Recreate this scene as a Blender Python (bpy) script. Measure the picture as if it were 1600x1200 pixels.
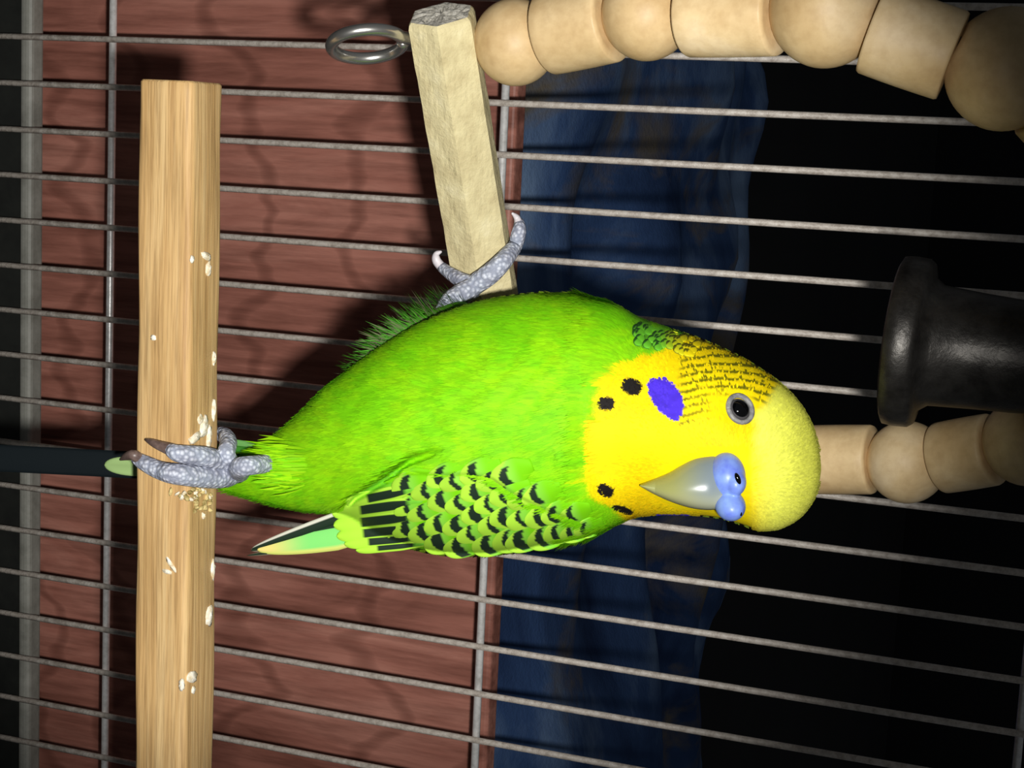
import bpy, math, random
import numpy as np
from mathutils import Vector, Matrix

for _o in list(bpy.data.objects):
    bpy.data.objects.remove(_o, do_unlink=True)
random.seed(7)
RNG = np.random.default_rng(11)
scene = bpy.context.scene
COL = scene.collection
S = 0.01                      # all numbers below are centimetres
F = 2600.0                    # focal length in pixels of a 1600 x 1200 frame
ZF = 26.0                     # height of the cage's crossbar datum above the floor

# ------------------------------------------------------------------ camera, world, light, exposure
RC = np.array([[-0.04707184, -0.98786071, -0.14803872],
               [0.35069532, 0.12242526, -0.92845293],
               [0.93530585, -0.09562047, 0.34067535]])
CP = np.array([2.0333, -39.0757, 7.4098 + ZF])
cam_data = bpy.data.cameras.new('camera')
cam_data.sensor_width = 36.0
cam_data.lens = F / 1600.0 * 36.0
cam_data.clip_start = 0.01
cam_data.clip_end = 20
cam = bpy.data.objects.new('camera', cam_data)
COL.objects.link(cam)
cam.matrix_world = Matrix.Translation(Vector(CP * S)) @ Matrix(RC.tolist()).to_4x4()
scene.camera = cam

world = bpy.data.worlds.new('world')
scene.world = world
world.use_nodes = True
world.node_tree.nodes['Background'].inputs[0].default_value = (0.9, 0.95, 1.0, 1)
world.node_tree.nodes['Background'].inputs[1].default_value = 0.05


def cam2w(p):
    """camera-parallel centimetres -> world centimetres"""
    return np.asarray(p, float) @ RC.T + CP


def U(px, py, d):
    """the world point (cm) at depth d cm in the direction of a photograph pixel"""
    px, py, d = np.broadcast_arrays(np.asarray(px, float), np.asarray(py, float), np.asarray(d, float))
    q = np.stack([(px - 800) * d / F, (600 - py) * d / F, -d], -1)
    return cam2w(q)


# the phone's own flash, a little above and to the right of the lens
ld = bpy.data.lights.new('phone_flash', 'SPOT')
ld.energy = 4.8
ld.color = (1.0, 0.98, 0.94)
ld.spot_size = math.radians(45)
ld.spot_blend = 0.65
ld.shadow_soft_size = 0.0045
flash = bpy.data.objects.new('phone_flash', ld)
COL.objects.link(flash)
_lp = cam2w([1.3, -1.3, 0.0])
_aim = U(580, 460, 30.0)
flash.location = Vector(_lp * S)
flash.rotation_euler = Vector(_aim - _lp).to_track_quat('-Z', 'Y').to_euler()

vs = scene.view_settings
vs.view_transform = 'Standard'
vs.look = 'None'
vs.exposure = 0.0
vs.gamma = 1.0
vs.use_curve_mapping = False


# ------------------------------------------------------------------ materials
def lin(c):
    c = np.asarray(c, float) / 255.0
    return np.where(c <= 0.04045, c / 12.92, ((c + 0.055) / 1.055) ** 2.4)


def L4(c):
    return tuple(lin(c)) + (1.0,)


class NT:
    def __init__(self, name):
        self.m = bpy.data.materials.new(name)
        self.m.use_nodes = True
        self.t = self.m.node_tree
        self.b = self.t.nodes['Principled BSDF']

    def n(self, kind, **kw):
        x = self.t.nodes.new(kind)
        for k, v in kw.items():
            if k in x.inputs:
                x.inputs[k].default_value = v
            else:
                setattr(x, k, v)
        return x

    def l(self, a, b):
        self.t.links.new(a, b)

    def coords(self, scale, rot=(0, 0, 0), kind='Object'):
        tc = self.n('ShaderNodeTexCoord')
        mp = self.n('ShaderNodeMapping')
        mp.inputs['Scale'].default_value = scale
        mp.inputs['Rotation'].default_value = rot
        self.l(tc.outputs[kind], mp.inputs['Vector'])
        return mp.outputs[0]

    def noise(self, vec, scale=1.0, detail=4.0, rough=0.55, dist=0.0):
        x = self.n('ShaderNodeTexNoise')
        x.inputs['Scale'].default_value = scale
        x.inputs['Detail'].default_value = detail
        x.inputs['Roughness'].default_value = rough
        x.inputs['Distortion'].default_value = dist
        self.l(vec, x.inputs['Vector'])
        return x.outputs['Fac']

    def ramp(self, fac, stops):
        r = self.n('ShaderNodeValToRGB')
        e = r.color_ramp.elements
        while len(e) < len(stops):
            e.new(0.5)
        for k, (p, c) in enumerate(stops):
            e[k].position = p
            e[k].color = c if len(c) == 4 else L4(c)
        self.l(fac, r.inputs[0])
        return r.outputs[0]

    def mix(self, fac, a, b, mode='MIX'):
        x = self.n('ShaderNodeMix', data_type='RGBA', blend_type=mode)
        for sock, v in ((x.inputs[0], fac), (x.inputs[6], a), (x.inputs[7], b)):
            if hasattr(v, 'is_output'):
                self.l(v, sock)
            else:
                sock.default_value = v
        return x.outputs[2]

    def bump(self, h, strength=0.3, dist=0.001):
        x = self.n('ShaderNodeBump')
        x.inputs['Strength'].default_value = strength
        x.inputs['Distance'].default_value = dist
        self.l(h, x.inputs['Height'])
        self.l(x.outputs[0], self.b.inputs['Normal'])

    def set(self, color=None, rough=0.6, metal=0.0, spec=0.5):
        if color is not None:
            if hasattr(color, 'is_output'):
                self.l(color, self.b.inputs['Base Color'])
            else:
                self.b.inputs['Base Color'].default_value = color if len(color) == 4 else L4(color)
        self.b.inputs['Roughness'].default_value = rough
        self.b.inputs['Metallic'].default_value = metal
        self.b.inputs['Specular IOR Level'].default_value = spec
        return self


def mat_wood(name, dark, mid, light, stretch, scale, rough=0.6, bump=0.25, rings=True):
    """wood whose grain runs along the axis with the smallest stretch"""
    t = NT(name)
    v = t.coords(stretch)
    a = t.noise(v, scale, 5, 0.6, 0.6)
    b = t.noise(v, scale * 4.5, 4, 0.6)
    c1 = t.ramp(a, [(0.28, dark), (0.48, mid), (0.72, light)])
    c2 = t.ramp(b, [(0.34, (0.45, 0.40, 0.36, 1)), (0.55, (1, 1, 1, 1))])
    t.set(t.mix(0.55, c1, c2, 'MULTIPLY'), rough)
    t.bump(b, bump, 0.0004)
    return t.m


M = {}
M['perch'] = mat_wood('perch_wood', (176, 136, 84), (204, 166, 110), (222, 190, 136), (2.2, 75, 75), 7.0, 0.62, 0.35)
M['swing_bar'] = None


def make_materials():
    # pale chalky hexagonal bar of the swing
    t = NT('pale_chalky_wood')
    v = t.coords((60, 60, 60))
    a = t.noise(v, 3.5, 6, 0.65)
    f = t.noise(v, 22, 4, 0.7)
    t.set(t.ramp(a, [(0.3, (190, 176, 134)), (0.55, (212, 200, 156)), (0.75, (224, 214, 174))]), 0.85, 0, 0.2)
    t.bump(f, 0.5, 0.0005)
    M['swing_bar'] = t.m
    t = NT('cut_end_wood')
    v = t.coords((60, 60, 60))
    a = t.noise(v, 18, 6, 0.75)
    t.set(t.ramp(a, [(0.3, (176, 170, 154)), (0.5, (216, 211, 198)), (0.7, (238, 234, 224))]), 0.9, 0, 0.2)
    t.bump(a, 1.0, 0.0012)
    M['cut_end'] = t.m
    # bead wood, each bead a little different
    t = NT('bead_wood')
    v = t.coords((60, 60, 60))
    a = t.noise(v, 1.2, 4, 0.55, 0.4)
    b = t.noise(v, 9, 4, 0.6)
    inf = t.n('ShaderNodeObjectInfo')
    c = t.ramp(a, [(0.28, (206, 176, 128)), (0.5, (224, 198, 152)), (0.75, (236, 216, 180))])
    d = t.ramp(b, [(0.3, (0.82, 0.78, 0.74, 1)), (0.6, (1, 1, 1, 1))])
    c = t.mix(0.7, c, d, 'MULTIPLY')
    e = t.ramp(inf.outputs['Random'], [(0.0, (0.84, 0.81, 0.76, 1)), (1.0, (1, 1, 1, 1))])
    t.set(t.mix(1.0, c, e, 'MULTIPLY'), 0.5, 0, 0.35)
    t.bump(b, 0.08, 0.0003)
    M['bead'] = t.m
    # galvanised vertical wire, dull and dusty
    t = NT('dull_galvanised_wire')
    v = t.coords((100, 100, 100))
    a = t.noise(v, 6, 5, 0.7)
    t.set(t.ramp(a, [(0.3, (176, 164, 152)), (0.55, (222, 212, 200)), (0.8, (246, 240, 232))]), 0.42, 0.0, 0.9)
    t.bump(a, 0.6, 0.0005)
    M['bar'] = t.m
    t = NT('bright_crossbar_wire')
    v = t.coords((100, 100, 100))
    a = t.noise(v, 5, 5, 0.7)
    t.set(t.ramp(a, [(0.25, (205, 203, 198)), (0.6, (252, 251, 249))]), 0.34, 0.3, 1.0)
    t.bump(a, 0.12, 0.0003)
    M['crossbar'] = t.m
    t = NT('chrome_wire')
    t.set((205, 203, 198), 0.27, 0.92, 0.8)
    M['chrome'] = t.m
    # bell metal
    t = NT('dark_bell_metal')
    v = t.coords((80, 80, 80))
    a = t.noise(v, 3, 5, 0.7)
    t.set(t.ramp(a, [(0.3, (34, 32, 30)), (0.7, (66, 64, 61))]), 0.40, 0.7)
    t.bump(a, 0.35, 0.0005)
    M['bell'] = t.m
    # reddish wood of the board, grain upright
    t = NT('reddish_brown_wood')
    v = t.coords((62, 62, 13))
    a = t.noise(v, 0.75, 6, 0.6, 1.3)
    b = t.noise(t.coords((160, 160, 12)), 2.2, 5, 0.65)
    w = t.n('ShaderNodeTexWave', wave_type='RINGS', rings_direction='X')
    w.inputs['Scale'].default_value = 0.55
    w.inputs['Distortion'].default_value = 9.0
    w.inputs['Detail'].default_value = 3.0
    w.inputs['Detail Scale'].default_value = 0.9
    t.l(t.coords((55, 20, 17)), w.inputs['Vector'])
    c = t.ramp(a, [(0.25, (138, 86, 72)), (0.5, (182, 120, 104)), (0.75, (212, 150, 132))])
    d = t.ramp(b, [(0.32, (0.40, 0.35, 0.33, 1)), (0.58, (1, 1, 1, 1))])
    g = t.ramp(w.outputs['Fac'], [(0.0, (0.42, 0.36, 0.34, 1)), (0.12, (1, 1, 1, 1)), (1.0, (0.9, 0.88, 0.88, 1))])
    c = t.mix(0.65, c, d, 'MULTIPLY')
    t.set(t.mix(0.55, c, g, 'MULTIPLY'), 0.48, 0, 0.4)
    t.bump(b, 0.25, 0.0006)
    M['board'] = t.m
    # navy bed cover with washed-out beige blotches
    t = NT('navy_cloth')
    v = t.coords((10, 10, 10))
    a = t.noise(v, 1.1, 5, 0.6, 0.5)
    b = t.noise(t.coords((14, 7, 9), (0.0, 0.0, 0.5)), 1.3, 5, 0.62, 0.8)
    h = t.noise(v, 60, 3, 0.7)
    c = t.ramp(a, [(0.3, (32, 50, 86)), (0.5, (58, 84, 128)), (0.75, (124, 150, 184))])
    k = t.ramp(b, [(0.52, (0, 0, 0, 1)), (0.68, (1, 1, 1, 1))])
    t.set(t.mix(k, c, L4((112, 104, 92))), 0.9, 0, 0.1)
    t.bump(h, 0.4, 0.001)
    M['cloth'] = t.m
    t = NT('grey_plastic')
    v = t.coords((40, 40, 40))
    a = t.noise(v, 2.5, 5, 0.7)
    t.set(t.ramp(a, [(0.3, (120, 120, 112)), (0.7, (160, 160, 152))]), 0.5)
    M['tray'] = t.m
    t = NT('shaded_tray_plastic')
    v = t.coords((40, 40, 40))
    a = t.noise(v, 2.5, 5, 0.7)
    t.set(t.ramp(a, [(0.3, (18, 20, 18)), (0.7, (34, 36, 32))]), 0.6)  # near-black: the gloom at the cage bottom is put into this colour
    M['tray_shaded'] = t.m
    t = NT('dark_room_paint')
    v = t.coords((3, 3, 3))
    a = t.noise(v, 2, 3)
    t.set(t.ramp(a, [(0.3, (20, 20, 22)), (0.7, (28, 28, 30))]), 0.9)
    M['room'] = t.m
    # plumage: the bird's colours are stored per vertex
    t = NT('plumage')
    at = t.n('ShaderNodeAttribute', attribute_name='Col')
    v = t.coords((100, 100, 100))
    f = t.noise(v, 7, 5, 0.7)
    g = t.ramp(f, [(0.3, (0.86, 0.86, 0.84, 1)), (0.65, (1, 1, 1, 1))])
    t.set(t.mix(0.6, at.outputs['Color'], g, 'MULTIPLY'), 0.75, 0, 0.15)
    t.bump(f, 0.25, 0.0006)
    M['plumage'] = t.m
    t = NT('feather')
    at = t.n('ShaderNodeAttribute', attribute_name='Col')
    t.set(at.outputs['Color'], 0.7, 0, 0.2)
    M['feather'] = t.m
    # scaly skin of the feet
    t = NT('scaly_grey_skin')
    v = t.coords((100, 100, 100))
    vo = t.n('ShaderNodeTexVoronoi')
    vo.inputs['Scale'].default_value = 13.0
    t.l(v, vo.inputs['Vector'])
    a = t.noise(v, 3.0, 4)
    c = t.ramp(vo.outputs['Distance'], [(0.15, (214, 220, 232)), (0.6, (150, 157, 174))])
    d = t.ramp(a, [(0.35, (0.72, 0.68, 0.70, 1)), (0.6, (1, 1, 1, 1))])
    t.set(t.mix(0.8, c, d, 'MULTIPLY'), 0.6, 0, 0.35)
    t.bump(vo.outputs['Distance'], 0.45, -0.0006)
    M['skin'] = t.m
    t = NT('claw_horn')
    v = t.coords((100, 100, 100))
    a = t.noise(v, 5, 4)
    t.set(t.ramp(a, [(0.35, (86, 70, 66)), (0.65, (128, 108, 100))]), 0.4)
    M['claw'] = t.m
    t = NT('pale_claw_horn')
    v = t.coords((100, 100, 100))
    a = t.noise(v, 5, 4)
    t.set(t.ramp(a, [(0.35, (186, 180, 186)), (0.65, (222, 216, 220))]), 0.4)
    M['claw_pale'] = t.m
    t = NT('beak_horn')
    at = t.n('ShaderNodeAttribute', attribute_name='Col')
    t.set(at.outputs['Color'], 0.28, 0, 0.5)
    M['beak'] = t.m
    t = NT('blue_cere_skin')
    v = t.coords((100, 100, 100))
    a = t.noise(v, 3, 4)
    t.set(t.ramp(a, [(0.3, (96, 116, 206)), (0.7, (140, 172, 236))]), 0.38, 0, 0.45)
    M['cere'] = t.m
    t = NT('glossy_black')
    t.set((5, 5, 6), 0.06, 0, 0.6)
    M['pupil'] = t.m
    t = NT('grey_iris')
    t.set((70, 68, 70), 0.1, 0, 0.6)
    M['iris'] = t.m
    t = NT('pale_eyelid_skin')
    v = t.coords((100, 100, 100))
    a = t.noise(v, 9, 4)
    t.set(t.ramp(a, [(0.35, (92, 92, 94)), (0.65, (140, 140, 138))]), 0.6)
    t.bump(a, 0.5, 0.0004)
    M['lid'] = t.m
    t = NT('dried_dropping')
    v = t.coords((100, 100, 100))
    a = t.noise(v, 8, 4)
    t.set(t.ramp(a, [(0.35, (206, 188, 150)), (0.6, (244, 238, 222))]), 0.8)
    t.bump(a, 0.6, 0.0005)
    M['dropping'] = t.m
    t = NT('seed_husk')
    v = t.coords((100, 100, 100))
    a = t.noise(v, 6, 4)
    t.set(t.ramp(a, [(0.35, (122, 104, 50)), (0.65, (214, 192, 130))]), 0.7)
    M['husk'] = t.m


make_materials()


# ------------------------------------------------------------------ mesh helpers
def thing(name, base, label, cat, group=None, kind=None):
    o = bpy.data.objects.new(name, None)
    o.empty_display_size = 0.01
    COL.objects.link(o)
    o.location = Vector(np.asarray(base, float) * S)
    o['label'] = label
    o['category'] = cat
    if group:
        o['group'] = group
    if kind:
        o['kind'] = kind
    return o


def root_of(o):
    while o.parent is not None:
        o = o.parent
    return o


def raw_mesh(name, v, f, m, smooth=True, colors=None):
    me = bpy.data.meshes.new(name)
    me.from_pydata((np.asarray(v, float) * S).tolist(), [], [list(map(int, q)) for q in f])
    if smooth:
        me.polygons.foreach_set('use_smooth', [True] * len(me.polygons))
    if colors is not None:
        at = me.color_attributes.new('Col', 'FLOAT_COLOR', 'POINT')
        c = np.ones((len(v), 4))
        c[:, :3] = colors
        at.data.foreach_set('color', c.ravel())
    me.materials.append(m)
    me.update()
    return me


def part(name, v, f, m, parent=None, smooth=True, colors=None, label=None, kind=None, loc=None):
    """one mesh object from world centimetres; its origin sits at its thing's base"""
    if parent is not None:
        off = np.array(root_of(parent).location) / S
        me = raw_mesh(name, np.asarray(v, float) - off, f, m, smooth, colors)
    else:
        off = np.asarray(loc if loc is not None else (0, 0, 0), float)
        me = raw_mesh(name, np.asarray(v, float) - off, f, m, smooth, colors)
    o = bpy.data.objects.new(name, me)
    COL.objects.link(o)
    if parent is not None:
        o.parent = parent
    else:
        o.location = Vector(off * S)
    if label:
        o['label'] = label
    if kind:
        o['kind'] = kind
    return o


def nrm(a):
    a = np.asarray(a, float)
    return a / (np.linalg.norm(a, axis=-1, keepdims=True) + 1e-12)


def spline(pts, n):
    """Catmull-Rom through pts (k x m), n samples"""
    p = np.asarray(pts, float)
    k = len(p)
    e = np.vstack([2 * p[0] - p[1], p, 2 * p[-1] - p[-2]])
    out = []
    for t in np.linspace(0, k - 1, n):
        i = min(int(t), k - 2)
        s = t - i
        a, b, c, d = e[i], e[i + 1], e[i + 2], e[i + 3]
        out.append(0.5 * (2 * b + (c - a) * s + (2 * a - 5 * b + 4 * c - d) * s * s + (3 * b - a - 3 * c + d) * s ** 3))
    return np.array(out)


def sweep(pts, rad, seg=12, n=None, flat=1.0, flat_dir=None):
    """a tube with a radius per point; rounded ends close to a point"""
    pts = np.asarray(pts, float)
    rad = np.asarray(rad, float)
    if n:
        pr = spline(np.column_stack([pts, rad]), n)
        pts, rad = pr[:, :3], np.maximum(pr[:, 3], 1e-4)
    tg = nrm(np.gradient(pts, axis=0))
    up = np.array([0, 0, 1.0]) if flat_dir is None else np.asarray(flat_dir, float)
    if abs(tg[0] @ nrm(up)) > 0.95:
        up = np.array([1.0, 0.3, 0])
    v = []
    x = nrm(np.cross(up, tg[0]))
    for p, t, r in zip(pts, tg, rad):
        x = nrm(x - t * (x @ t))
        y = np.cross(t, x)
        a = np.linspace(0, 2 * np.pi, seg, endpoint=False)
        v.append(p + r * (np.cos(a)[:, None] * x + flat * np.sin(a)[:, None] * y))
    v = np.vstack(v)
    m = len(pts)
    f = []
    for i in range(m - 1):
        for j in range(seg):
            k = (j + 1) % seg
            f.append((i * seg + j, i * seg + k, (i + 1) * seg + k, (i + 1) * seg + j))
    v = np.vstack([v, pts[0] - tg[0] * rad[0] * 0.5, pts[-1] + tg[-1] * rad[-1] * 0.5])
    a, b = m * seg, m * seg + 1
    for j in range(seg):
        k = (j + 1) % seg
        f.append((a, k, j))
        f.append((b, (m - 1) * seg + j, (m - 1) * seg + k))
    return v, f


def lathe(profile, origin, axis, seg=48):
    """profile (r, h) turned about an axis through origin"""
    ax = nrm(axis)
    x = nrm(np.cross(ax, [0.31, 0.92, 0.2] if abs(ax[2]) > 0.5 else [0, 0, 1.0]))
    y = np.cross(ax, x)
    a = np.linspace(0, 2 * np.pi, seg, endpoint=False)
    ring = np.cos(a)[:, None] * x + np.sin(a)[:, None] * y
    v = np.vstack([np.asarray(origin) + ring * r + ax * h for r, h in profile])
    f = []
    for i in range(len(profile) - 1):
        for j in range(seg):
            k = (j + 1) % seg
            f.append((i * seg + j, i * seg + k, (i + 1) * seg + k, (i + 1) * seg + j))
    return v, f


def cap(v, f, seg, first=True, last=True):
    n = len(v) // seg
    f = list(f)
    if first:
        f.append(tuple(range(seg))[::-1])
    if last:
        f.append(tuple(range((n - 1) * seg, n * seg)))
    return v, f


def join(*vf):
    V, Fc, o = [], [], 0
    for v, f in vf:
        V.append(np.asarray(v))
        Fc += [tuple(i + o for i in q) for q in f]
        o += len(v)
    return np.vstack(V), Fc


def boxm(lo, hi):
    x0, y0, z0 = lo
    x1, y1, z1 = hi
    v = [(x0, y0, z0), (x1, y0, z0), (x1, y1, z0), (x0, y1, z0), (x0, y0, z1), (x1, y0, z1), (x1, y1, z1), (x0, y1, z1)]
    return np.array(v, float), [(0, 3, 2, 1), (4, 5, 6, 7), (0, 1, 5, 4), (1, 2, 6, 5), (2, 3, 7, 6), (3, 0, 4, 7)]


def bevel(o, w, seg=3):
    b = o.modifiers.new('bevel', 'BEVEL')
    b.width = w * S
    b.segments = seg
    b.limit_method = 'ANGLE'
    return o


def ellipsoid(c, ax, seg=32, rings=18):
    """ax: three axis vectors (rows) with their lengths"""
    ax = np.asarray(ax, float)
    v = []
    for i in range(rings + 1):
        t = np.pi * i / rings
        for j in range(seg):
            a = 2 * np.pi * j / seg
            v.append(np.asarray(c) + ax[0] * math.sin(t) * math.cos(a) + ax[1] * math.sin(t) * math.sin(a) + ax[2] * math.cos(t))
    f = [(i * seg + j, i * seg + (j + 1) % seg, (i + 1) * seg + (j + 1) % seg, (i + 1) * seg + j) for i in range(rings) for j in range(seg)]
    return np.array(v), f


def camvec(x, y, z):
    """a direction given in the frame photo-right, photo-up, towards the camera"""
    return RC @ np.array([x, y, z], float)


def struct(name, v, f, m, label, cat):
    o = part(name, v, f, m, smooth=False, label=label, kind='structure')
    o['category'] = cat
    return o


# ------------------------------------------------------------------ the room
struct('floor', *boxm((-150, -120, -4), (170, 300, 0)), M['room'], 'dark floor the cage and the board stand on', 'floor')
struct('wall_back', *boxm((-150, 260, 0), (170, 266, 240)), M['room'], 'dark unlit wall beyond the navy blanket', 'wall')

# ------------------------------------------------------------------ wooden board and bed cover behind the cage
BY = 3.0                                   # the board stands 3 cm behind the wires
BT = -8.27 + ZF                           # its top edge
bd = thing('wooden_board', (9, BY + 0.6, 0), 'reddish brown wooden board standing upright behind the cage bars', 'board')
o = part('panel', *boxm((-45, BY, 0), (60, BY + 0.75, BT)), M['board'], bd, smooth=False)
bevel(o, 0.12, 3)


def bed_cover():
    nx, ny = 150, 150
    xs = np.linspace(-110, 120, nx)
    ys = BY + 1.3 + np.linspace(0, 1, ny) * 75
    X, Y = np.meshgrid(xs, ys, indexing='ij')
    Z = BT - 1.2 + 0 * X
    r = np.random.default_rng(3)
    for k in range(26):
        a = r.uniform(0, np.pi)
        w = r.uniform(0.12, 0.8)
        Z = Z + r.uniform(0.08, 0.3) / (0.6 + w) * np.sin(w * (X * np.cos(a) + Y * np.sin(a)) + r.uniform(0, 6))
    edge = np.clip((Y - BY - 1.3) / 5.0, 0, 1)
    Z = BT - 1.6 + (Z - BT + 1.6) * edge + 0.25 * edge
    far = np.maximum(Y + 1.5 * np.sin(X * 0.16) - BY - 13.0, 0)
    Z = Z - 0.0034 * far ** 2
    v = np.stack([X, Y, Z], -1).reshape(-1, 3)
    f = [(i * ny + j, (i + 1) * ny + j, (i + 1) * ny + j + 1, i * ny + j + 1) for i in range(nx - 1) for j in range(ny - 1)]
    # skirt down to the floor
    low = v.copy()
    low[:, 2] = 0
    n = len(v)
    rim = [i * ny for i in range(nx)] + [(nx - 1) * ny + j for j in range(1, ny)] + [i * ny + ny - 1 for i in range(nx - 2, -1, -1)] + [j for j in range(ny - 2, 0, -1)]
    lowv = low[rim]
    v2 = np.vstack([v, lowv])
    m = len(rim)
    for k in range(m):
        f.append((rim[k], n + k, n + (k + 1) % m, rim[(k + 1) % m]))
    return v2, f


bc = part('blanket', *bed_cover(), M['cloth'], None, loc=(5, 18, 0))
bc['label'] = 'rumpled pile of navy blue blanket with faded beige blotches behind the wooden board'
bc['category'] = 'blanket'

# ------------------------------------------------------------------ the cage: wires and tray
cage = thing('bird_cage', (9, -15, 0), 'wire bird cage with thin dull metal bars and a grey tray', 'cage')
SP = 1.27
v, f = sweep([(0, 0, 2.0), (0, 0, 20), (0, 0, 46)], [0.085] * 3, 10)
bar_me = raw_mesh('bar', v, f, M['bar'])
for i in range(-4, 24):
    o = bpy.data.objects.new('bar', bar_me)
    COL.objects.link(o)
    o.parent = cage
    o.location = Vector((np.array([i * SP, 0, 0]) - np.array([9, -15, 0])) * S)
for z, r in ((-18.98, 0.105), (-7.53, 0.105), (6.04, 0.10)):
    v, f = sweep([(-6, 0.17, z + ZF), (10, 0.17, z + ZF), (31, 0.17, z + ZF)], [r] * 3, 12)
    part('crossbar', v, f, M['crossbar'], cage)
TZ = -21.75 + ZF
tr = part('tray', *boxm((-8, -30, 0.0), (34, 1.4, 1.2)), M['tray_shaded'], cage, smooth=False)
part('tray_wall', *boxm((-8, 0.55, 1.2), (34, 1.4, TZ - 0.5)), M['tray_shaded'], tr, smooth=False)
lip = part('tray_lip', *boxm((-8, 0.35, TZ - 0.42), (34, 1.0, TZ - 0.02)), M['tray'], tr, smooth=False, label='grey rim of the tray')
bevel(lip, 0.15)
# ------------------------------------------------------------------ the square perch
PD = 27.45
pl = U(283, 127, PD)
PH = 0.515
PSL = 0.0085                              # the perch rises a little to the right
perch = thing('square_perch', (pl[0] + 8, pl[1], pl[2]), 'square tan wooden perch with droppings under the bird', 'perch')


def perch_mesh():
    n = 40
    sec = []
    r = 0.13
    for (cx, cy, a0) in ((1, 1, 0), (-1, 1, 90), (-1, -1, 180), (1, -1, 270)):
        for a in np.linspace(a0, a0 + 90, 5):
            a = math.radians(a)
            sec.append((cx * (PH - r) + r * math.cos(a), cy * (PH - r) + r * math.sin(a)))
    sec = np.array(sec)
    m = len(sec)
    xs = np.concatenate([[0, 0.04], np.linspace(0.2, 22, n)])
    sc = np.concatenate([[0.95, 1.0], np.ones(n)])
    v = []
    for x, s in zip(xs, sc):
        w = 0.012 * np.sin(x * 1.7 + np.arange(m) * 1.1)
        v.append(np.column_stack([np.full(m, pl[0] + x), pl[1] + sec[:, 0] * s + w, pl[2] + PSL * x + sec[:, 1] * s + w * 0.6]))
    v = np.vstack(v)
    f = [(i * m + j, i * m + (j + 1) % m, (i + 1) * m + (j + 1) % m, (i + 1) * m + j) for i in range(len(xs) - 1) for j in range(m)]
    f = [q[::-1] for q in f]
    f.append(tuple(range(m)))
    f.append(tuple(range((len(xs) - 1) * m, len(xs) * m))[::-1])
    return v, f


po = part('bar', *perch_mesh(), M['perch'], perch)


def perch_hit(px, py):
    """where a pixel's ray meets the front or the top of the perch: point, normal"""
    o_, q = CP, U(px, py, 10.0) - CP
    t = (pl[1] - PH - o_[1]) / q[1]
    p = o_ + q * t
    rise = PSL * (p[0] - pl[0])
    if p[2] <= pl[2] + PH + rise:
        return p, np.array([0, -1.0, 0])
    t = (pl[2] + PH + rise - o_[2]) / q[2]
    return o_ + q * t, np.array([0, 0, 1.0])


def blob(px, py, rx, ry, h, ang=0.0):
    """a flattened irregular drop lying on the perch"""
    c, n = perch_hit(px, py)
    a = nrm(np.cross(n, [1, 0, 0]))
    b = np.array([1.0, 0, 0])
    k = 90.0
    ca, sa = math.cos(ang), math.sin(ang)
    e1 = (a * ca + b * sa) * rx / k
    e2 = (-a * sa + b * ca) * ry / k
    v, f = ellipsoid(c, [e1, e2, n * h], 12, 6)
    v = v + (RNG.normal(0, 0.12, (len(v), 1)) * (v - c))
    return v, f


drops = [(322, 400, 11, 5, 0.05, 0.4), (325, 420, 5, 9, 0.05, 0), (300, 405, 4, 5, 0.03, 0), (268, 882, 12, 3.2, 0.04, 0.9),
         (262, 893, 8, 3, 0.04, 0.1), (326, 962, 8, 14, 0.06, 0), (300, 1058, 11, 8, 0.05, 0.3), (284, 1070, 4, 8, 0.04, 0),
         (302, 1078, 4, 5, 0.03, 0), (318, 668, 10, 14, 0.06, 0.5), (304, 684, 13, 6, 0.06, -0.3), (325, 684, 5, 16, 0.06, 0.1),
         (312, 655, 6, 7, 0.04, 0), (333, 640, 4, 14, 0.05, 0), (334, 560, 4, 9, 0.04, 0), (332, 890, 4, 14, 0.04, 0), (240, 528, 4, 4, 0.03, 0)]
for d in drops:
    part('dropping', *blob(d[0], d[1], d[2] * 1.3, d[3] * 1.25, d[4], d[5]), M['dropping'], perch)
for k in range(44):
    px = min(308 + RNG.normal(0, 14), 328)
    py = 764 + abs(RNG.normal(0, 18))
    part('seed_husk', *blob(px, py, RNG.uniform(3, 7), RNG.uniform(2, 4), 0.05, RNG.uniform(0, 3)), M['husk'] if k % 4 else M['dropping'], perch)

# ------------------------------------------------------------------ the bead swing
SA = U(689, 22, 27.9)
SB = U(806, 735, 33.0)
SBR = 0.60
swing = thing('bead_swing', (SA + SB) / 2, 'wooden bead swing with pale six-sided bar hanging in the cage', 'swing')
sax = nrm(SB - SA)


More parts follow.
